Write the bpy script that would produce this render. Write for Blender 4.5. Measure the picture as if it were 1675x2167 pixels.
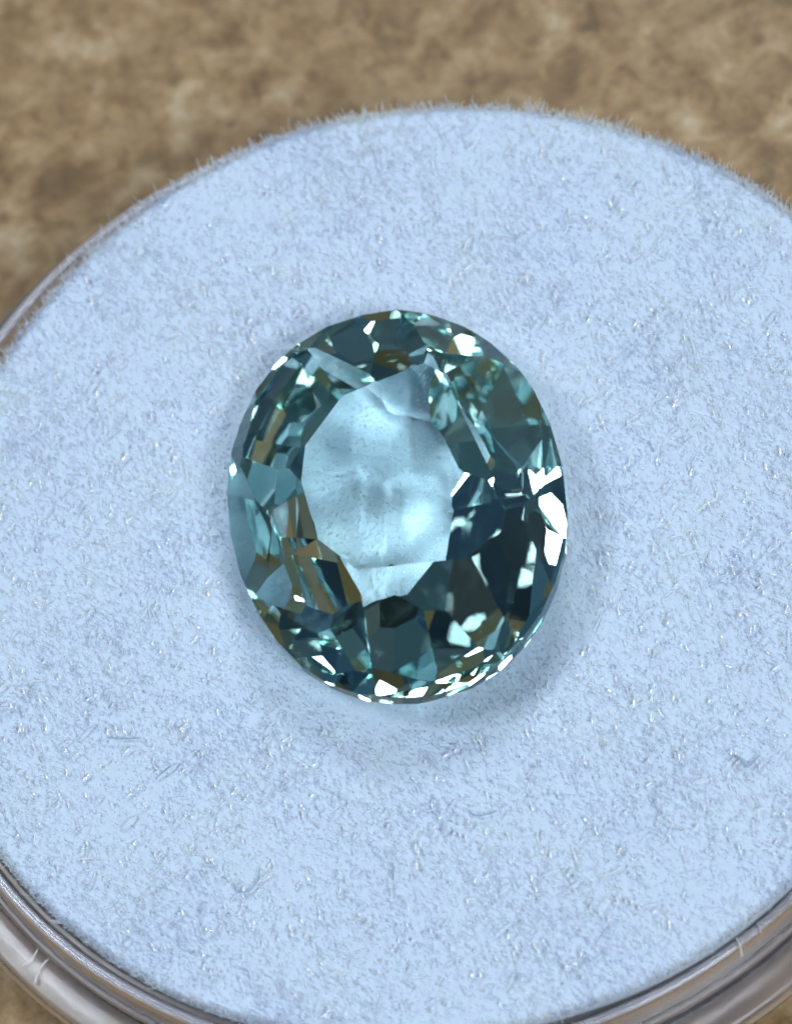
import bpy, math, random
import numpy as np
from mathutils import Vector, Matrix, Euler

# ------------------------------------------------------------------ scene, camera, light
# one Blender unit is one centimetre
for o in list(bpy.data.objects):
    bpy.data.objects.remove(o, do_unlink=True)
scene = bpy.context.scene
COL = scene.collection
scene.unit_settings.system = 'METRIC'
scene.unit_settings.scale_length = 0.01
PZ = 0.60                                   # height of the pad's face above the table

TILT, ROLL, DIST = 0.471694, 0.297527, 14.0
cam_d = bpy.data.cameras.new('camera')
cam = bpy.data.objects.new('camera', cam_d)
COL.objects.link(cam)
cam.location = (0.0, -DIST * math.sin(TILT), PZ + DIST * math.cos(TILT))
cam.rotation_euler = (Matrix.Rotation(TILT, 3, 'X') @ Matrix.Rotation(-ROLL, 3, 'Z')).to_euler()
cam_d.sensor_fit = 'VERTICAL'
cam_d.sensor_height = 24.0
cam_d.lens = 24.0 * 10953.6 / 2167.0
cam_d.shift_x = -55.77 / 2167.0
cam_d.shift_y = 86.30 / 2167.0
cam_d.clip_start = 0.5
cam_d.clip_end = 500.0
cam_d.dof.use_dof = True
cam_d.dof.focus_distance = 13.9
cam_d.dof.aperture_fstop = 0.60
scene.camera = cam

world = bpy.data.worlds.new('World')
scene.world = world
world.use_nodes = True
wb = world.node_tree.nodes['Background']
# dim surround, near black; broad tinted glows added to vary the facets' reflections
wnt = world.node_tree
wtc = wnt.nodes.new('ShaderNodeTexCoord')
w_prev = None
def w_rgb(c):
    n = wnt.nodes.new('ShaderNodeRGB'); n.outputs[0].default_value = (*c, 1); return n.outputs[0]
w_prev = w_rgb((0.003, 0.006, 0.009))
for (wv, wlo, whi, wc) in [((-.60, .30, .74), .62, .90, (.030, .080, .160)), ((.70, .50, .50), .62, .90, (.260, .195, .060)),
                           ((.10, -.80, .60), .66, .92, (.10, .14, .19)), ((-.55, -.65, .52), .66, .92, (.05, .12, .115)),
                           ((-.2, .85, .48), .70, .93, (.06, .12, .165)), ((.80, -.25, .54), .70, .93, (.02, .09, .15))]:
    dp = wnt.nodes.new('ShaderNodeVectorMath'); dp.operation = 'DOT_PRODUCT'
    wnt.links.new(wtc.outputs['Generated'], dp.inputs[0]); dp.inputs[1].default_value = Vector(wv).normalized()
    mr = wnt.nodes.new('ShaderNodeMapRange'); mr.interpolation_type = 'SMOOTHSTEP'
    mr.inputs['From Min'].default_value = wlo; mr.inputs['From Max'].default_value = whi
    wnt.links.new(dp.outputs['Value'], mr.inputs['Value'])
    ad = wnt.nodes.new('ShaderNodeMix'); ad.data_type = 'RGBA'; ad.blend_type = 'ADD'
    wnt.links.new(mr.outputs['Result'], ad.inputs[0]); wnt.links.new(w_prev, ad.inputs[6]); wnt.links.new(w_rgb([c * 0.38 for c in wc]), ad.inputs[7])
    w_prev = ad.outputs[2]
wnt.links.new(w_prev, wb.inputs['Color'])
wb.inputs['Strength'].default_value = 1.0

def lamp(name, direction, dist, radius, power, color):
    d = bpy.data.lights.new(name, 'AREA')
    d.shape = 'DISK'; d.size = radius * 2; d.energy = power; d.color = color
    o = bpy.data.objects.new(name, d)
    COL.objects.link(o)
    v = Vector(direction).normalized()
    o.location = Vector((0, 0, PZ)) + v * dist
    o.rotation_euler = v.to_track_quat('Z', 'Y').to_euler()
    return o
lamp('key_lamp', (0.2685, -0.5810, 0.7683), 26.0, 3.9, 4700.0, (0.81, 0.905, 1.0))
lamp('second_lamp', (-0.5023, 0.1745, 0.8469), 26.0, 3.9, 3400.0, (0.81, 0.905, 1.0))
lamp('third_lamp', (0.2685, 0.6320, 0.7269), 26.0, 3.9, 3400.0, (0.81, 0.905, 1.0))


scene.render.engine = 'CYCLES'
cy = scene.cycles
cy.use_denoising = True
cy.max_bounces = 24; cy.transmission_bounces = 20; cy.glossy_bounces = 20
cy.diffuse_bounces = 5; cy.transparent_max_bounces = 16
cy.caustics_reflective = True; cy.caustics_refractive = True
cy.blur_glossy = 0.0
cy.sample_clamp_indirect = 40.0
cy.filter_width = 1.9
vs = scene.view_settings
vs.view_transform = 'Standard'; vs.look = 'None'; vs.exposure = 0.0; vs.gamma = 1.0
vs.use_curve_mapping = False

rng = np.random.default_rng(7)

# ------------------------------------------------------------------ helpers
def tag(o, label=None, category=None, group=None, kind=None):
    if label: o['label'] = label
    if category: o['category'] = category
    if group: o['group'] = group
    if kind: o['kind'] = kind
    return o

def mesh_obj(name, verts, faces, mat, parent=None, smooth=False):
    me = bpy.data.meshes.new(name)
    me.from_pydata([tuple(map(float, v)) for v in verts], [], [list(map(int, f)) for f in faces])
    me.validate()
    if smooth:
        me.polygons.foreach_set('use_smooth', [True] * len(me.polygons))
    me.materials.append(mat)
    o = bpy.data.objects.new(name, me)
    COL.objects.link(o)
    if parent is not None: o.parent = parent
    return o

def quad_mesh_obj(name, V, Q, mat, parent=None, smooth=True):
    """fast path for big quad arrays"""
    me = bpy.data.meshes.new(name)
    V = np.asarray(V, np.float32); Q = np.asarray(Q, np.int32)
    me.vertices.add(len(V)); me.vertices.foreach_set('co', V.ravel())
    me.loops.add(Q.size); me.loops.foreach_set('vertex_index', Q.ravel())
    me.polygons.add(len(Q))
    me.polygons.foreach_set('loop_start', np.arange(0, Q.size, 4, dtype=np.int32))
    me.polygons.foreach_set('use_smooth', np.full(len(Q), smooth))
    me.update(calc_edges=True)
    me.materials.append(mat)
    o = bpy.data.objects.new(name, me)
    COL.objects.link(o)
    if parent is not None: o.parent = parent
    return o

def empty(name, loc=(0, 0, 0)):
    o = bpy.data.objects.new(name, None)
    o.location = loc
    COL.objects.link(o)
    return o

def new_mat(name):
    m = bpy.data.materials.new(name)
    m.use_nodes = True
    nt = m.node_tree
    for n in list(nt.nodes): nt.nodes.remove(n)
    out = nt.nodes.new('ShaderNodeOutputMaterial')
    return m, nt, out

def node(nt, t, **kw):
    n = nt.nodes.new(t)
    for k, v in kw.items():
        if k in n.inputs: n.inputs[k].default_value = v
        else: setattr(n, k, v)
    return n

def ramp(nt, stops):
    r = nt.nodes.new('ShaderNodeValToRGB')
    el = r.color_ramp.elements
    while len(el) < len(stops): el.new(0.5)
    for e, (p, c) in zip(el, stops):
        e.position = p; e.color = (c[0], c[1], c[2], 1)
    return r

def lathe(name, profile, mat, parent=None, n=192, wob=0.0):
    """closed profile [(r, z)...] turned about the z axis"""
    a = np.arange(n) / n * 2 * math.pi
    V, Q = [], []
    m = len(profile)
    for i in range(n):
        for (r, z) in profile:
            V.append((r * math.cos(a[i]), r * math.sin(a[i]), z))
    for i in range(n):
        j = (i + 1) % n
        for k in range(m):
            l = (k + 1) % m
            Q.append((i * m + k, j * m + k, j * m + l, i * m + l))
    o = quad_mesh_obj(name, V, Q, mat, parent, smooth=True)
    return o

# ------------------------------------------------------------------ materials
def mat_table():
    m, nt, out = new_mat('mottled_tan_stone')
    tc = node(nt, 'ShaderNodeTexCoord')
    b = node(nt, 'ShaderNodeBsdfPrincipled', Roughness=0.55)
    n1 = node(nt, 'ShaderNodeTexNoise', Scale=5.0, Detail=4.0, Roughness=0.6, Distortion=0.4)
    n2 = node(nt, 'ShaderNodeTexNoise', Scale=9.0, Detail=4.0, Roughness=0.6, Distortion=0.5)
    n3 = node(nt, 'ShaderNodeTexVoronoi', Scale=8.0, Randomness=1.0)
    n4 = node(nt, 'ShaderNodeTexNoise', Scale=26.0, Detail=3.0, Roughness=0.7)
    for n in (n1, n2, n3, n4): nt.links.new(tc.outputs['Object'], n.inputs['Vector'])
    r1 = ramp(nt, [(0.33, TAN_DARK), (0.46, TAN_MID), (0.56, TAN_LIGHT), (0.66, TAN_PALE)])
    nt.links.new(n1.outputs['Fac'], r1.inputs['Fac'])
    r2 = ramp(nt, [(0.30, (0.55, 0.46, 0.30)), (0.44, (0.95, 0.90, 0.80)), (0.55, (1, 1, 1)), (0.68, (1.18, 1.26, 1.40))])
    nt.links.new(n2.outputs['Fac'], r2.inputs['Fac'])
    mx = node(nt, 'ShaderNodeMix', data_type='RGBA', blend_type='MULTIPLY')
    mx.inputs[0].default_value = 0.9
    nt.links.new(r1.outputs['Color'], mx.inputs[6]); nt.links.new(r2.outputs['Color'], mx.inputs[7])
    r3 = ramp(nt, [(0.06, (0.40, 0.28, 0.17)), (0.24, (1, 1, 1))])
    nt.links.new(n3.outputs['Distance'], r3.inputs['Fac'])
    mx2 = node(nt, 'ShaderNodeMix', data_type='RGBA', blend_type='MULTIPLY')
    mx2.inputs[0].default_value = 0.7
    nt.links.new(mx.outputs[2], mx2.inputs[6]); nt.links.new(r3.outputs['Color'], mx2.inputs[7])
    r4 = ramp(nt, [(0.35, (0.72, 0.68, 0.62)), (0.55, (1, 1, 1)), (0.75, (1.2, 1.2, 1.2))])
    nt.links.new(n4.outputs['Fac'], r4.inputs['Fac'])
    mx3 = node(nt, 'ShaderNodeMix', data_type='RGBA', blend_type='MULTIPLY')
    mx3.inputs[0].default_value = 0.8
    nt.links.new(mx2.outputs[2], mx3.inputs[6]); nt.links.new(r4.outputs['Color'], mx3.inputs[7])
    nt.links.new(mx3.outputs[2], b.inputs['Base Color'])
    bp = node(nt, 'ShaderNodeBump', Strength=0.35, Distance=0.02)
    nt.links.new(n2.outputs['Fac'], bp.inputs['Height'])
    nt.links.new(bp.outputs['Normal'], b.inputs['Normal'])
    nt.links.new(b.outputs['BSDF'], out.inputs['Surface'])
    return m
TAN_DARK, TAN_MID, TAN_LIGHT, TAN_PALE = (0.140, 0.076, 0.022), (0.225, 0.136, 0.053), (0.290, 0.185, 0.083), (0.37, 0.268, 0.156)

FELT_SHADED = (0.475, 0.553, 0.648)  # darker than the fibres: shade deep in the felt put into the core's colour
def mat_fibre(name, base, rough, trans=0.3, spec=0.5, shine=0.0):
    m, nt, out = new_mat(name)
    tc = node(nt, 'ShaderNodeTexCoord')
    nz = node(nt, 'ShaderNodeTexNoise', Scale=4.0, Detail=3.0)
    nt.links.new(tc.outputs['Object'], nz.inputs['Vector'])
    r = ramp(nt, [(0.35, (base[0] * 0.93, base[1] * 0.94, base[2] * 0.99)), (0.65, (min(1, base[0] * 1.03), min(1, base[1] * 1.03), base[2]))])
    nt.links.new(nz.outputs['Fac'], r.inputs['Fac'])
    b = node(nt, 'ShaderNodeBsdfPrincipled', Roughness=rough)
    b.inputs['Specular IOR Level'].default_value = spec
    nt.links.new(r.outputs['Color'], b.inputs['Base Color'])
    t = node(nt, 'ShaderNodeBsdfTranslucent')
    nt.links.new(r.outputs['Color'], t.inputs['Color'])
    mx = node(nt, 'ShaderNodeMixShader', Fac=trans)
    nt.links.new(b.outputs['BSDF'], mx.inputs[1]); nt.links.new(t.outputs['BSDF'], mx.inputs[2])
    last = mx
    if shine > 0:
        g = node(nt, 'ShaderNodeBsdfGlossy', Roughness=rough)
        last = node(nt, 'ShaderNodeMixShader', Fac=shine)
        nt.links.new(mx.outputs['Shader'], last.inputs[1]); nt.links.new(g.outputs['BSDF'], last.inputs[2])
    nt.links.new(last.outputs['Shader'], out.inputs['Surface'])
    return m

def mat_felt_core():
    m, nt, out = new_mat('shaded_felt_core')
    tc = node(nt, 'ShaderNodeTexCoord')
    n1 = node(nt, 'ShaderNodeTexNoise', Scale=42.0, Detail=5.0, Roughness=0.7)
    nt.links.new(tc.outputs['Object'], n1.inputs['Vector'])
    r = ramp(nt, [(0.3, (FELT_SHADED[0] * 0.93, FELT_SHADED[1] * 0.91, FELT_SHADED[2] * 0.97)), (0.7, (FELT_SHADED[0] * 0.99, FELT_SHADED[1] * 1.02, FELT_SHADED[2]))])
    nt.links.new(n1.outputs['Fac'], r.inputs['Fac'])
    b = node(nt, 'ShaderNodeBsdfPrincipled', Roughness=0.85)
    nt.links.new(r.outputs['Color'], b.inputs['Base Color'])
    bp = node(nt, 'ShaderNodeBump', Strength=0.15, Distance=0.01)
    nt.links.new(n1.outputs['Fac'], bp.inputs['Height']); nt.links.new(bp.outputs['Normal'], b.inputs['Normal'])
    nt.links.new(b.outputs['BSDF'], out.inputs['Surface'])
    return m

def mat_plastic(name, col, rough, haze=0.07):
    m, nt, out = new_mat(name)
    tc = node(nt, 'ShaderNodeTexCoord')
    nz = node(nt, 'ShaderNodeTexNoise', Scale=14.0, Detail=6.0, Roughness=0.7)
    nt.links.new(tc.outputs['Object'], nz.inputs['Vector'])
    rr = node(nt, 'ShaderNodeMapRange'); rr.inputs['To Min'].default_value = rough * 0.5; rr.inputs['To Max'].default_value = rough * 1.5
    nt.links.new(nz.outputs['Fac'], rr.inputs['Value'])
    g = node(nt, 'ShaderNodeBsdfGlass', IOR=1.49)
    g.inputs['Color'].default_value = (*col, 1)
    nt.links.new(rr.outputs['Result'], g.inputs['Roughness'])
    bp = node(nt, 'ShaderNodeBump', Strength=0.10, Distance=0.01)
    nt.links.new(nz.outputs['Fac'], bp.inputs['Height']); nt.links.new(bp.outputs['Normal'], g.inputs['Normal'])
    # slight plastic haze; its lilac white also paints in pale reflections
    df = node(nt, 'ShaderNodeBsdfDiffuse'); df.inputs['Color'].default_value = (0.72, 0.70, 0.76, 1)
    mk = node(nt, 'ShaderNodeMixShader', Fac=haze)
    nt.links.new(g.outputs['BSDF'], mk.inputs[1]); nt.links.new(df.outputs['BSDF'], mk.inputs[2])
    nt.links.new(mk.outputs['Shader'], out.inputs['Surface'])
    return m

def mat_gem():
    m, nt, out = new_mat('blue_green_gem')
    tc = node(nt, 'ShaderNodeTexCoord')
    nz = node(nt, 'ShaderNodeTexNoise', Scale=5.0, Detail=4.0, Roughness=0.6)
    nt.links.new(tc.outputs['Object'], nz.inputs['Vector'])
    r = ramp(nt, [(0.3, GEM_A), (0.7, GEM_B)])
    nt.links.new(nz.outputs['Fac'], r.inputs['Fac'])
    g = node(nt, 'ShaderNodeBsdfGlass', IOR=1.63, Roughness=0.0)
    nt.links.new(r.outputs['Color'], g.inputs['Color'])
    nt.links.new(g.outputs['BSDF'], out.inputs['Surface'])
    return m
GEM_A, GEM_B = (0.912, 0.988, 0.974), (0.930, 0.994, 0.982)

M_TABLE = mat_table()
M_PILE = mat_fibre('white_pile_fibre', (0.955, 0.98, 0.998), 0.6, 0.62, 0.2)
M_GLINT = mat_fibre('glossy_pile_fibre', (0.97, 0.985, 0.998), 0.20, 0.45, 0.8, 0.30)
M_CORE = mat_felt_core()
M_PLASTIC = mat_plastic('clear_plastic', (0.920, 0.900, 0.902), 0.33, 0.05)
M_RIM = mat_plastic('rim_plastic_pale_reflection', (0.95, 0.945, 0.97), 0.12, 0.30)  # rim's lilac-white reflections painted in as a strong diffuse share
M_GEM = mat_gem()
M_LINT = mat_fibre('grey_lint', (0.30, 0.40, 0.52), 0.5, 0.2)
M_LINT_PALE = mat_fibre('pale_lint', (0.80, 0.78, 0.76), 0.4, 0.3)

# ------------------------------------------------------------------ tabletop
S = 60.0
tt = mesh_obj('tabletop', [(-S, -S, 0), (S, -S, 0), (S, S, 0), (-S, S, 0), (-S, -S, -3), (S, -S, -3), (S, S, -3), (-S, S, -3)],
              [(0, 1, 2, 3), (7, 6, 5, 4), (0, 4, 5, 1), (1, 5, 6, 2), (2, 6, 7, 3), (3, 7, 4, 0)], M_TABLE)
tag(tt, 'mottled tan and brown stone tabletop under the jar', 'tabletop', kind='structure')

# ------------------------------------------------------------------ clear round jar
jar = empty('gem_jar', (-0.019, 0.004, 0))
tag(jar, 'shallow round clear plastic gem jar holding the white pad', 'jar')
zt = PZ - 0.072
lathe('wall', [(1.372, 0.04), (1.438, 0.04), (1.438, zt - 0.035), (1.435, zt - 0.010), (1.427, zt), (1.412, zt - 0.004), (1.404, zt - 0.014), (1.392, zt - 0.004), (1.380, zt - 0.004), (1.373, zt - 0.03)][::-1], M_PLASTIC, jar)
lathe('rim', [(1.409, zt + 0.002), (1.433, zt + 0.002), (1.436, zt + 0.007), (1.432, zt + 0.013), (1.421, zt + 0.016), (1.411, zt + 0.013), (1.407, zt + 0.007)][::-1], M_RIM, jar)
zf = PZ - 0.27
lathe('flange', [(1.4405, zf - 0.035), (1.53, zf - 0.035), (1.548, zf - 0.025), (1.553, zf), (1.545, zf + 0.022), (1.53, zf + 0.03), (1.475, zf + 0.034), (1.4405, zf + 0.045)][::-1], M_PLASTIC, jar)
lathe('thread', [(1.4395, zt - 0.120), (1.452, zt - 0.112), (1.456, zt - 0.104), (1.452, zt - 0.096), (1.4395, zt - 0.088)][::-1], M_PLASTIC, jar)
lathe('base', [(0.02, 0.003), (1.430, 0.003), (1.4385, 0.012), (1.4385, 0.0385), (1.37, 0.0385), (0.02, 0.0385)][::-1], M_PLASTIC, jar)

# ------------------------------------------------------------------ gemstone: intersection of facet half-spaces
GEM_LOC = Vector((-0.02584, 0.10067, PZ + 0.1200))
GEM_ROT = -0.10751
GEM_A_R, GEM_B_R = 0.45253, 0.58560
FACETS = [  # azimuth, slope, distance, +1 crown / -1 pavilion
    (0.12564, 0.06000, 0.15543, 1),
    (0.03346, 0.41182, 0.26202, 1),
    (0.71824, 0.46704, 0.27630, 1),
    (1.23849, 0.53031, 0.34013, 1),
    (1.69125, 0.54200, 0.31612, 1),
    (2.22402, 0.36766, 0.28715, 1),
    (2.81530, 0.28568, 0.22807, 1),
    (-3.04988, 0.45079, 0.25165, 1),
    (-2.47605, 0.32046, 0.26040, 1),
    (-1.60015, 0.49391, 0.32991, 1),
    (-1.53474, 0.44765, 0.30182, 1),
    (-0.72142, 0.43029, 0.29570, 1),
    (-0.21406, 0.52162, 0.27755, 1),
    (0.16673, 0.38737, 0.22781, 1),
    (0.22408, 0.49760, 0.24425, 1),
    (1.15645, 0.62871, 0.35064, 1),
    (1.68521, 0.45093, 0.26564, 1),
    (2.30413, 0.47245, 0.25989, 1),
    (2.66570, 0.47212, 0.26369, 1),
    (-3.08283, 0.50856, 0.26074, 1),
    (-2.49379, 0.64728, 0.32463, 1),
    (-2.40471, 0.52594, 0.27411, 1),
    (-1.50678, 0.39267, 0.24577, 1),
    (-0.91717, 0.40022, 0.26282, 1),
    (-0.60443, 0.58073, 0.30949, 1),
    (0.15955, 0.58973, 0.27535, 1),
    (0.23912, 0.75048, 0.35090, 1),
    (0.58035, 0.58674, 0.31600, 1),
    (0.66298, 0.80124, 0.38051, 1),
    (0.93494, 0.63509, 0.33579, 1),
    (1.27580, 0.83703, 0.46474, 1),
    (1.88965, 0.58084, 0.34252, 1),
    (1.96396, 0.60939, 0.33744, 1),
    (2.33122, 0.61673, 0.31911, 1),
    (2.59953, 0.81946, 0.37346, 1),
    (2.84867, 0.83703, 0.36639, 1),
    (3.13755, 0.60231, 0.28057, 1),
    (-3.08639, 0.70016, 0.31961, 1),
    (-2.91831, 0.77452, 0.35770, 1),
    (-2.59451, 0.76468, 0.38289, 1),
    (-2.43487, 0.57703, 0.32143, 1),
    (-2.15564, 0.72308, 0.39606, 1),
    (-1.73234, 0.58616, 0.35195, 1),
    (-1.55202, 0.64038, 0.38216, 1),
    (-1.03410, 0.59518, 0.35123, 1),
    (-0.92334, 0.63693, 0.36406, 1),
    (-0.45865, 0.57703, 0.29939, 1),
    (-0.23966, 0.74100, 0.32798, 1),
    (-0.04205, 0.73812, 0.33419, 1),
    (0.07827, 1.07352, 0.41593, -1),
    (0.35119, 1.17602, 0.44373, -1),
    (0.50981, 0.93066, 0.40652, -1),
    (0.55640, 1.09250, 0.45049, -1),
    (1.00803, 0.91602, 0.45465, -1),
    (1.15725, 0.91602, 0.46011, -1),
    (1.40710, 0.96220, 0.49701, -1),
    (1.85237, 0.91993, 0.46978, -1),
    (1.86998, 1.01326, 0.50469, -1),
    (2.24238, 1.00996, 0.46843, -1),
    (2.48407, 0.95564, 0.42733, -1),
    (2.78158, 0.96352, 0.39831, -1),
    (2.87753, 0.97771, 0.40065, -1),
    (3.11572, 1.17602, 0.42253, -1),
    (-3.12410, 1.09805, 0.40845, -1),
    (-2.83450, 0.91602, 0.38088, -1),
    (-2.61041, 0.92930, 0.40608, -1),
    (-2.39316, 1.12262, 0.48248, -1),
    (-2.28159, 0.99461, 0.46016, -1),
    (-2.09491, 1.11638, 0.50967, -1),
    (-1.83310, 1.00775, 0.50761, -1),
    (-1.46724, 0.91949, 0.47247, -1),
    (-1.12390, 0.93831, 0.46569, -1),
    (-0.79618, 0.97865, 0.44896, -1),
    (-0.64054, 0.93582, 0.41972, -1),
    (-0.54296, 1.17602, 0.46564, -1),
    (-0.20305, 1.01618, 0.39862, -1),
    (-0.05300, 1.04880, 0.39893, -1),
    (-0.02967, 0.89472, 0.36071, -1),
    (0.41024, 0.83849, 0.36687, -1),
    (0.60143, 0.83204, 0.38646, -1),
    (1.20592, 0.88419, 0.45180, -1),
    (1.40367, 0.88938, 0.46083, -1),
    (1.87043, 0.99153, 0.49049, -1),
    (2.49037, 0.73153, 0.35223, -1),
    (2.82514, 0.99088, 0.40136, -1),
    (-3.12516, 0.84437, 0.34633, -1),
    (-2.75498, 0.88409, 0.37862, -1),
    (-2.48224, 0.86978, 0.40447, -1),
    (-1.86509, 0.88722, 0.45613, -1),
    (-1.35803, 0.85453, 0.45595, -1),
    (-0.87373, 0.99153, 0.46066, -1),
    (-0.61080, 0.91865, 0.41142, -1),
    (-0.38933, 0.99153, 0.40832, -1),
    (0.03230, 0.81848, 0.36466, -1),
    (0.48140, 0.85214, 0.41155, -1),
    (1.06952, 0.81251, 0.43602, -1),
    (1.43582, 0.74152, 0.43169, -1),
    (1.76220, 0.80387, 0.43591, -1),
    (2.21980, 0.71930, 0.38621, -1),
    (2.53676, 0.85224, 0.42335, -1),
    (2.88609, 0.85378, 0.36649, -1),
    (-2.97603, 0.85378, 0.39384, -1),
    (-2.66204, 0.85378, 0.38237, -1),
    (-2.31743, 0.66720, 0.37851, -1),
    (-2.01825, 0.78341, 0.41681, -1),
    (-1.29306, 0.63001, 0.40318, -1),
    (-1.00590, 0.73996, 0.42475, -1),
    (-0.36820, 0.80561, 0.36501, -1),
    (-0.00607, 0.85378, 0.36229, -1),
    (-0.16751, 0.66178, 0.35790, -1),
    (0.53771, 0.68649, 0.38930, -1),
    (0.65283, 0.72159, 0.40470, -1),
    (1.02383, 0.68364, 0.41970, -1),
    (2.11776, 0.72159, 0.42529, -1),
    (2.23009, 0.47156, 0.36956, -1),
    (2.93911, 0.50393, 0.33413, -1),
    (-3.13430, 0.51016, 0.33457, -1),
    (-2.71180, 0.63857, 0.36257, -1),
    (-2.34776, 0.46159, 0.36131, -1),
    (-1.98963, 0.51880, 0.35876, -1),
    (-1.37458, 0.47525, 0.36636, -1),
    (-0.56053, 0.49418, 0.35858, -1),
    (-0.51575, 0.56262, 0.33975, -1),
    (0.02697, 0.42346, 0.36389, -1),
    (0.47105, 0.45022, 0.38336, -1),
    (0.94076, 0.27969, 0.36788, -1),
    (1.80233, 0.27462, 0.36433, -1),
    (2.23912, 0.47380, 0.37930, -1),
    (2.97794, 0.27462, 0.34037, -1),
    (-3.13350, 0.40636, 0.33839, -1),
    (-2.22402, 0.33400, 0.37678, -1),
    (-1.58435, 0.52201, 0.40983, -1),
    (-1.47764, 0.29396, 0.35765, -1),
    (-0.82318, 0.27462, 0.34410, -1),
    (-0.18541, 0.53462, 0.35160, -1),
    (-0.84736, 0.03542, 0.34106, -1),
]
N_GIRDLE = 32
def support(phi, e=2.1):
    q = e / (e - 1.0)
    return (abs(GEM_A_R * math.cos(phi)) ** q + abs(GEM_B_R * math.sin(phi)) ** q) ** (1 / q)

def gem_planes():
    P = []
    for (phi, th, d, sg) in FACETS:
        P.append((np.array((math.sin(th) * math.cos(phi), math.sin(th) * math.sin(phi), sg * math.cos(th))), d, sg))
    for i in range(N_GIRDLE):
        t = (i + 0.5) / N_GIRDLE * 2 * math.pi
        phi = math.atan2(math.sin(t) * GEM_A_R, math.cos(t) * GEM_B_R)
        P.append((np.array((math.cos(phi), math.sin(phi), 0.0)), support(phi), 0))
    return P

def clip_poly(poly, n, d):
    out = []
    m = len(poly)
    for i in range(m):
        a, b = poly[i], poly[(i + 1) % m]
        sa, sb = float(n @ a) - d, float(n @ b) - d
        if sa <= 0: out.append(a)
        if (sa < 0 < sb) or (sb < 0 < sa):
            out.append(a + (b - a) * (sa / (sa - sb)))
    return out

def gem_polys():
    P = gem_planes()
    res = []
    for i, (n, d, sg) in enumerate(P):
        h = np.array((0, 0, 1.0)) if abs(n[2]) < 0.9 else np.array((1.0, 0, 0))
        u = np.cross(n, h); u /= np.linalg.norm(u); v = np.cross(n, u)
        c = n * d
        poly = [c - 3 * u - 3 * v, c + 3 * u - 3 * v, c + 3 * u + 3 * v, c - 3 * u + 3 * v]
        for j, (m, e, _) in enumerate(P):
            if j != i:
                poly = clip_poly(poly, m, e)
                if len(poly) < 3: break
        if len(poly) >= 3:
            q = [poly[0]]
            for p in poly[1:]:
                if np.linalg.norm(p - q[-1]) > 2e-6: q.append(p)
            if np.linalg.norm(q[0] - q[-1]) <= 2e-6: q.pop()
            if len(q) >= 3: res.append((i, sg, n, q))
    # weld corners shared by neighbouring facets
    pool = []
    def weld(p):
        for k in pool:
            if abs(k[0] - p[0]) < 4e-6 and abs(k[1] - p[1]) < 4e-6 and abs(k[2] - p[2]) < 4e-6: return k
        pool.append(p); return p
    return [(i, sg, n, [weld(p) for p in q]) for i, sg, n, q in res]

POLYS = gem_polys()
CULET = min(float(p[2]) for _, _, _, q in POLYS for p in q)
print('gem facets', len(POLYS), 'culet', CULET, 'table z', max(float(p[2]) for _, _, _, q in POLYS for p in q))

def facet_mesh(polys):
    V, F = [], []
    for _, sg, n, q in polys:
        nn = np.zeros(3)
        for a, b in zip(q, q[1:] + q[:1]): nn += np.cross(a, b)
        k = len(V)
        V += list(q)
        idx = list(range(k, k + len(q)))
        F.append(idx if float(nn @ n) > 0 else idx[::-1])
    return V, F

gem = empty('gemstone', GEM_LOC)
gem.rotation_euler = (0, 0, GEM_ROT)
tag(gem, 'oval faceted blue green gemstone lying in the middle of the white pad', 'gemstone')
pav, gir = [], []
for f in POLYS:
    i, sg, n, q = f
    if sg > 0:
        V, F = facet_mesh([f])
        slope = FACETS[i][1]
        nm = 'table_facet' if i == 0 else ('star_facet' if slope < 0.45 else ('bezel_facet' if slope < 0.63 else 'upper_girdle_facet'))
        mesh_obj(nm, V, F, M_GEM, gem)
    elif sg < 0: pav.append(f)
    else: gir.append(f)
V, F = facet_mesh(gir); mesh_obj('girdle', V, F, M_GEM, gem)
for f in pav:
    V, F = facet_mesh([f]); mesh_obj('pavilion_facet', V, F, M_GEM, gem)

# ------------------------------------------------------------------ white pad with a fibre pile
PAV_N = np.array([f[2] for f in pav]); PAV_D = np.array([float(f[2] @ f[3][0]) for f in pav])
cg, sgn = math.cos(GEM_ROT), math.sin(GEM_ROT)
def gem_under(x, y):
    """height (relative to the pad face) of the stone's underside above a point, +9 outside its outline"""
    dx, dy = x - GEM_LOC.x, y - GEM_LOC.y
    lx, ly = dx * cg + dy * sgn, -dx * sgn + dy * cg
    # pavilion planes n.p<=d with nz<0  ->  z >= (n.xy - d)/(-nz)
    z = np.max((lx[:, None] * PAV_N[None, :, 0] + ly[:, None] * PAV_N[None, :, 1] - PAV_D[None]) / (-PAV_N[None, :, 2]), axis=1)
    r = (np.abs(lx / (GEM_A_R * 1.0)) ** 2.1 + np.abs(ly / (GEM_B_R * 1.0)) ** 2.1)
    z = z + (GEM_LOC.z - PZ)
    return np.where(r > 1.06, 9.0, z), r

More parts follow.
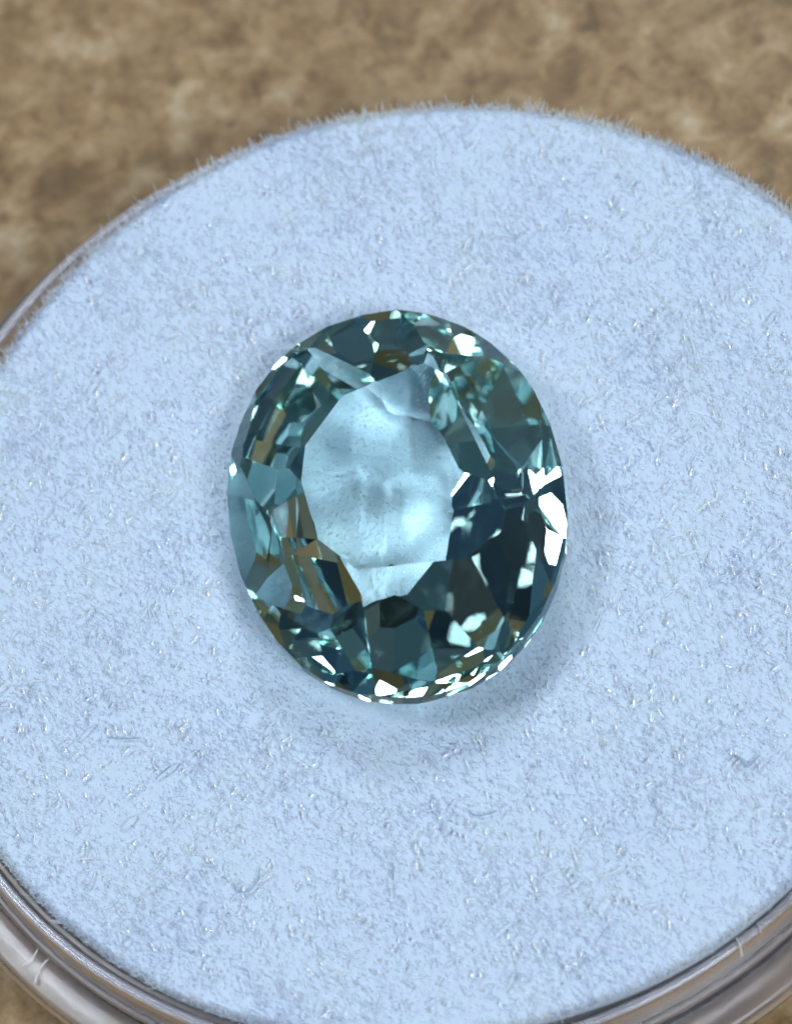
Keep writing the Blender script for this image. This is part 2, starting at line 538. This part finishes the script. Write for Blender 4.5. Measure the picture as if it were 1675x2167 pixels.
CORE_Z = -0.016
def dimple_gap(r2):
    """air left between the stone's underside and the hollow it has pressed into the felt"""
    u = np.clip(r2, 0, 1)
    k = np.clip((u - 0.45) / 0.4, 0, 1)
    return 0.02 + 0.12 * np.sqrt(u) * (1 - k * k * (3 - 2 * k))
PAD_R = 1.400
def pad_r(phi):
    """edge radius by azimuth: the disc is pressed inward along one side, where the rim shows"""
    d = np.abs((phi - PRESS_AZ + math.pi) % (2 * math.pi) - math.pi)
    e = np.abs((phi - math.radians(24.0) + math.pi) % (2 * math.pi) - math.pi)
    return PAD_R - 0.034 * np.exp(-(d / 0.36) ** 2) + 0.026 * np.exp(-(e / 0.62) ** 2) + 0.003 * np.sin(phi * 5 + 1) + 0.002 * np.sin(phi * 13)
PRESS_AZ = math.radians(137.0)
nr, na = 150, 240
rad = np.concatenate([np.linspace(0.0, 0.86, 110)[1:], np.linspace(0.86, PAD_R - 0.014, 41)[1:]])
ang = np.arange(na) / na * 2 * math.pi
RR, AA = np.meshgrid(rad, ang, indexing='ij')
px, py = (RR * np.cos(AA)).ravel() + 0.0, (RR * np.sin(AA)).ravel()
# recentre the fine rings on the stone
gfall = np.clip(1 - RR.ravel() / (PAD_R - 0.014), 0, 1)
shr = 1 - (1 - pad_r(AA.ravel()) / PAD_R) * (RR.ravel() / PAD_R) ** 6
px = px * shr + GEM_LOC.x * gfall; py = py * shr + GEM_LOC.y * gfall
zg_, rg_ = gem_under(px, py)
pz = np.minimum(CORE_Z + 0.004 * np.sin(px * 9 + 1) * np.cos(py * 8) + rng.normal(0, 0.0012, len(px)), zg_ - dimple_gap(rg_))
V = np.stack([px, py, pz], 1)
c0 = gem_under(np.array([GEM_LOC.x]), np.array([GEM_LOC.y]))[0][0] - 0.02
nR = len(rad)
faces = []
for i in range(nR - 1):
    for j in range(na):
        k = (j + 1) % na
        faces.append((i * na + j, (i + 1) * na + j, (i + 1) * na + k, i * na + k))
Vl = V.tolist()
ci = len(Vl); Vl.append((GEM_LOC.x, GEM_LOC.y, float(c0)))
for j in range(na): faces.append((ci, j, (j + 1) % na))
# rounded side and underside
base = (nR - 1) * na
prev = base
PAD_H = -0.545
for (r_, z_) in ((-0.004, CORE_Z - 0.010), (0.0, CORE_Z - 0.022), (-0.006, CORE_Z - 0.036), (-0.05, CORE_Z - 0.040), (-0.05, PAD_H + 0.02), (-0.07, PAD_H)):
    s_ = len(Vl)
    for j in range(na):
        q_ = float(pad_r(ang[j])) + r_ if r_ > -0.04 else PAD_R + r_ - 0.002
        Vl.append((q_ * math.cos(ang[j]), q_ * math.sin(ang[j]), z_))
    for j in range(na):
        k = (j + 1) % na
        faces.append((prev + j, s_ + j, s_ + k, prev + k))
    prev = s_
faces.append([prev + j for j in range(na)][::-1])
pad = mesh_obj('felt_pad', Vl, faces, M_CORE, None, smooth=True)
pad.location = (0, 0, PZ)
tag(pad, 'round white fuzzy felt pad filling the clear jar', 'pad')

def tubes(P, rad0, taper, sides=3):
    """P: (n, k, 3) centre lines -> vertices and quads of tapered tubes"""
    n, k, _ = P.shape
    T = np.gradient(P, axis=1)
    T /= np.linalg.norm(T, axis=2, keepdims=True) + 1e-9
    h = np.where(np.abs(T[..., 2:3]) > 0.8, np.array([1.0, 0, 0]), np.array([0, 0, 1.0]))
    U = np.cross(T, h); U /= np.linalg.norm(U, axis=2, keepdims=True) + 1e-9
    W = np.cross(T, U)
    rr = rad0[:, None] * taper[None, :]
    ph = np.arange(sides) / sides * 2 * math.pi
    ring = P[:, :, None, :] + rr[:, :, None, None] * (U[:, :, None, :] * np.cos(ph)[None, None, :, None] + W[:, :, None, :] * np.sin(ph)[None, None, :, None])
    V = ring.reshape(-1, 3)
    b = np.arange(n)[:, None, None] * (k * sides)
    i = np.arange(k - 1)[None, :, None] * sides
    j = np.arange(sides)[None, None, :]
    j2 = (j + 1) % sides
    Q = np.stack([b + i + j, b + i + j2, b + i + sides + j2, b + i + sides + j], -1).reshape(-1, 4)
    return V, Q

def scatter(n, rmax):
    r = rmax * np.sqrt(rng.random(n)); a = rng.random(n) * 2 * math.pi
    return r * np.cos(a), r * np.sin(a)

def lowf(x, y):
    return (np.sin(x * 7.3 + 1.7 * np.sin(y * 5.1)) + np.sin(y * 8.9 + 2.1 * np.sin(x * 4.3) + 1.0)) * 0.5

# upright fibres
n = 80000
x, y = scatter(n, PAD_R + 0.002)
rk = pad_r(np.arctan2(y, x)) / PAD_R; rk = 1 - (1 - rk) * (np.hypot(x, y) / PAD_R) ** 6; x = x * rk; y = y * rk
ne = 4500                                   # denser fringe along the cut edge
ae_ = rng.random(ne) * 2 * math.pi; re_ = pad_r(ae_) + rng.uniform(-0.022, -0.001, ne)
x = np.concatenate([x, re_ * np.cos(ae_)]); y = np.concatenate([y, re_ * np.sin(ae_)]); n += ne
ug, rg = gem_under(x, y)
z0 = np.minimum(CORE_Z, ug - dimple_gap(rg)) - 0.004
room = np.where(ug < 5, np.minimum(0.010, 0.9 * (ug - z0)), 1.0)
L = np.clip(rng.gamma(7.0, 0.0018, n) + 0.002 * lowf(x, y), 0.004, 0.034)
L = np.where(np.hypot(x, y) > pad_r(np.arctan2(y, x)) - 0.018, np.clip(rng.gamma(5.0, 0.0045, n), 0.006, 0.045), L)
near = (rg > 1.06) & (rg < 1.35)

L = np.minimum(L, room)
lean = rng.normal(0, 0.26, (n, 2))
ra = np.hypot(x, y)
edge = np.clip((ra - (PAD_R - 0.10)) / 0.10, 0, 1)[:, None]
lean += edge * 0.18 * np.stack([x, y], 1) / (ra[:, None] + 1e-6)
bend = rng.normal(0, 0.16, (n, 2))
lean *= np.where(ug < 5, 0.3, 1.0)[:, None]; bend *= np.where(ug < 5, 0.3, 1.0)[:, None]
t = np.array([0.0, 0.5, 1.0])
P = np.zeros((n, 3, 3))
P[:, :, 0] = x[:, None] + L[:, None] * (lean[:, :1] * t + bend[:, :1] * t * t)
P[:, :, 1] = y[:, None] + L[:, None] * (lean[:, 1:] * t + bend[:, 1:] * t * t)
P[:, :, 2] = z0[:, None] + L[:, None] * t
rad0 = np.clip(rng.lognormal(math.log(0.0013), 0.35, n), 0.001, 0.0045)
V1, Q1 = tubes(P, rad0, np.array([1.0, 0.95, 0.55]))
# lying, curled fibres in the face of the felt
n = 1000
x, y = scatter(n, PAD_R - 0.05)
ug, rg = gem_under(x, y)
keep = rg > 1.30
x, y = x[keep], y[keep]; n = len(x)
L = rng.uniform(0.03, 0.10, n); a0 = rng.random(n) * 2 * math.pi; k0 = rng.normal(0, 9.0, n)
t = np.linspace(-0.5, 0.5, 5)
aa = a0[:, None] + k0[:, None] * L[:, None] * t
dx = np.cumsum(np.cos(aa), 1) * (L / 5)[:, None]; dy = np.cumsum(np.sin(aa), 1) * (L / 5)[:, None]
P = np.zeros((n, 5, 3))
P[:, :, 0] = x[:, None] + dx - dx[:, 2:3]; P[:, :, 1] = y[:, None] + dy - dy[:, 2:3]
zz = CORE_Z + rng.uniform(0.002, 0.012, n)
P[:, :, 2] = zz[:, None] + (0.012 * rng.random(n))[:, None] * (1 - 8 * t * t)[None] + rng.normal(0, 0.10, n)[:, None] * (L[:, None] * t)
gu, gr = gem_under(P[:, :, 0].ravel(), P[:, :, 1].ravel())
ok = (gr.reshape(n, 5) > 1.2).all(1)
P = P[ok]; n = len(P)
rad0 = np.clip(rng.lognormal(math.log(0.0017), 0.25, n), 0.001, 0.003)
V2, Q2 = tubes(P, rad0, np.array([0.6, 1.0, 1.0, 1.0, 0.6]))
pile = quad_mesh_obj('pile', np.concatenate([V1, V2]), np.concatenate([Q1, Q2 + len(V1)]), M_PILE, pad)
pile['kind'] = 'stuff'

# a few thicker, glossier fibres, combed one way, that catch the lamps
n = 1900
x, y = scatter(n, PAD_R - 0.045)
ug, rg = gem_under(x, y)
ok = rg > 1.35
x, y = x[ok], y[ok]; n = len(x)
L = rng.uniform(0.010, 0.028, n)
az = math.atan2(0.97, 0.22) + rng.normal(0, 0.45, n); el = rng.normal(0.30, 0.35, n)
t = np.linspace(0, 1, 4)
P = np.zeros((n, 4, 3))
P[:, :, 0] = x[:, None] + (L * np.cos(el) * np.cos(az))[:, None] * t
P[:, :, 1] = y[:, None] + (L * np.cos(el) * np.sin(az))[:, None] * t
P[:, :, 2] = (CORE_Z + 0.014) + (L * np.sin(np.abs(el)))[:, None] * t - 0.006 * (t * t)
V3, Q3 = tubes(P, np.clip(rng.lognormal(math.log(0.0027), 0.3, n), 0.0014, 0.0050), np.array([0.8, 1.0, 0.95, 0.6]), 6)
gl = quad_mesh_obj('glossy_fibres', V3, Q3, M_GLINT, pad)
gl['kind'] = 'stuff'

# ------------------------------------------------------------------ loose lint
def lint(pts, r, mat, label, group):
    p = np.array(pts, float)
    # Catmull-Rom through the points
    q = np.concatenate([[2 * p[0] - p[1]], p, [2 * p[-1] - p[-2]]])
    out = []
    for i in range(1, len(q) - 2):
        for s in np.linspace(0, 1, 7)[:-1]:
            a, b, c, d = q[i - 1], q[i], q[i + 1], q[i + 2]
            out.append(0.5 * ((2 * b) + (-a + c) * s + (2 * a - 5 * b + 4 * c - d) * s * s + (-a + 3 * b - 3 * c + d) * s ** 3))
    out.append(p[-1])
    C = np.array(out)[None]
    k = C.shape[1]
    tp = np.ones(k); tp[0] = tp[-1] = 0.5
    V, Q = tubes(C, np.array([r]), tp, 6)
    o = quad_mesh_obj('lint_fibre', V, Q, mat)
    return tag(o, label, 'lint', group)
# pale and dark lint: centre lines measured in the scene
lint([(0.6071, -0.8560, PZ + 0.0040), (0.6267, -0.8426, PZ + 0.0040), (0.6401, -0.8586, PZ + 0.0040), (0.6480, -0.8841, PZ + 0.0040), (0.6684, -0.8767, PZ + 0.0040), (0.6935, -0.8623, PZ + 0.0040)], 0.0024, M_LINT,
     'dark wavy lint hair on the pad near its right-hand edge', 'lint on the pad')
lint([(-0.0843, -0.7720, PZ + 0.0040), (-0.0664, -0.7922, PZ + 0.0040), (-0.0364, -0.7966, PZ + 0.0040), (-0.0104, -0.7968, PZ + 0.0040)], 0.0020, M_LINT,
     'short dark curved lint hair on the pad below the gemstone', 'lint on the pad')
lint([(-0.3165, -0.8513, PZ + 0.0060), (-0.3166, -0.8710, PZ + 0.0060), (-0.3267, -0.8987, PZ + 0.0060)], 0.0022, M_LINT,
     'tiny dark upright lint speck on the pad well below the gemstone', 'lint on the pad')
lint([(-0.9514, -0.2562, PZ + 0.0030), (-0.9129, -0.2721, PZ + 0.0030), (-0.8636, -0.2872, PZ + 0.0030)], 0.0018, M_LINT,
     'straight dark lint hair lying level on the pad lower left', 'lint on the pad')
lint([(-0.6522, -0.7512, PZ + 0.0040), (-0.6673, -0.7844, PZ + 0.0040), (-0.6951, -0.8063, PZ + 0.0040), (-0.7269, -0.7985, PZ + 0.0040), (-0.7288, -0.7753, PZ + 0.0040)], 0.0019, M_LINT,
     'looped dark lint hair on the pad lower left', 'lint on the pad')
lint([(-1.3536, -0.7222, PZ + -0.2250), (-1.3216, -0.7100, PZ + -0.2250), (-1.2943, -0.6847, PZ + -0.2250)], 0.0028, M_LINT_PALE,
     'upper of two pale curved hairs on the jar flange', 'hairs on the jar')
lint([(-1.3305, -0.7811, PZ + -0.2250), (-1.3057, -0.7437, PZ + -0.2250), (-1.2743, -0.7228, PZ + -0.2250)], 0.0030, M_LINT_PALE,
     'lower of two pale curved hairs on the jar flange', 'hairs on the jar')
lint([(0.4848, -1.3206, PZ + -0.0300), (0.4879, -1.3403, PZ + -0.0450), (0.4850, -1.3684, PZ + -0.0550)], 0.0024, M_LINT_PALE,
     'pale hair hanging over the jar rim at lower right', 'hairs on the jar')
lint([(0.5487, -1.3002, PZ + -0.0300), (0.5502, -1.3082, PZ + -0.0450), (0.5509, -1.3258, PZ + -0.0500)], 0.0022, M_LINT_PALE,
     'shorter pale hair over the jar rim above its twin', 'hairs on the jar')
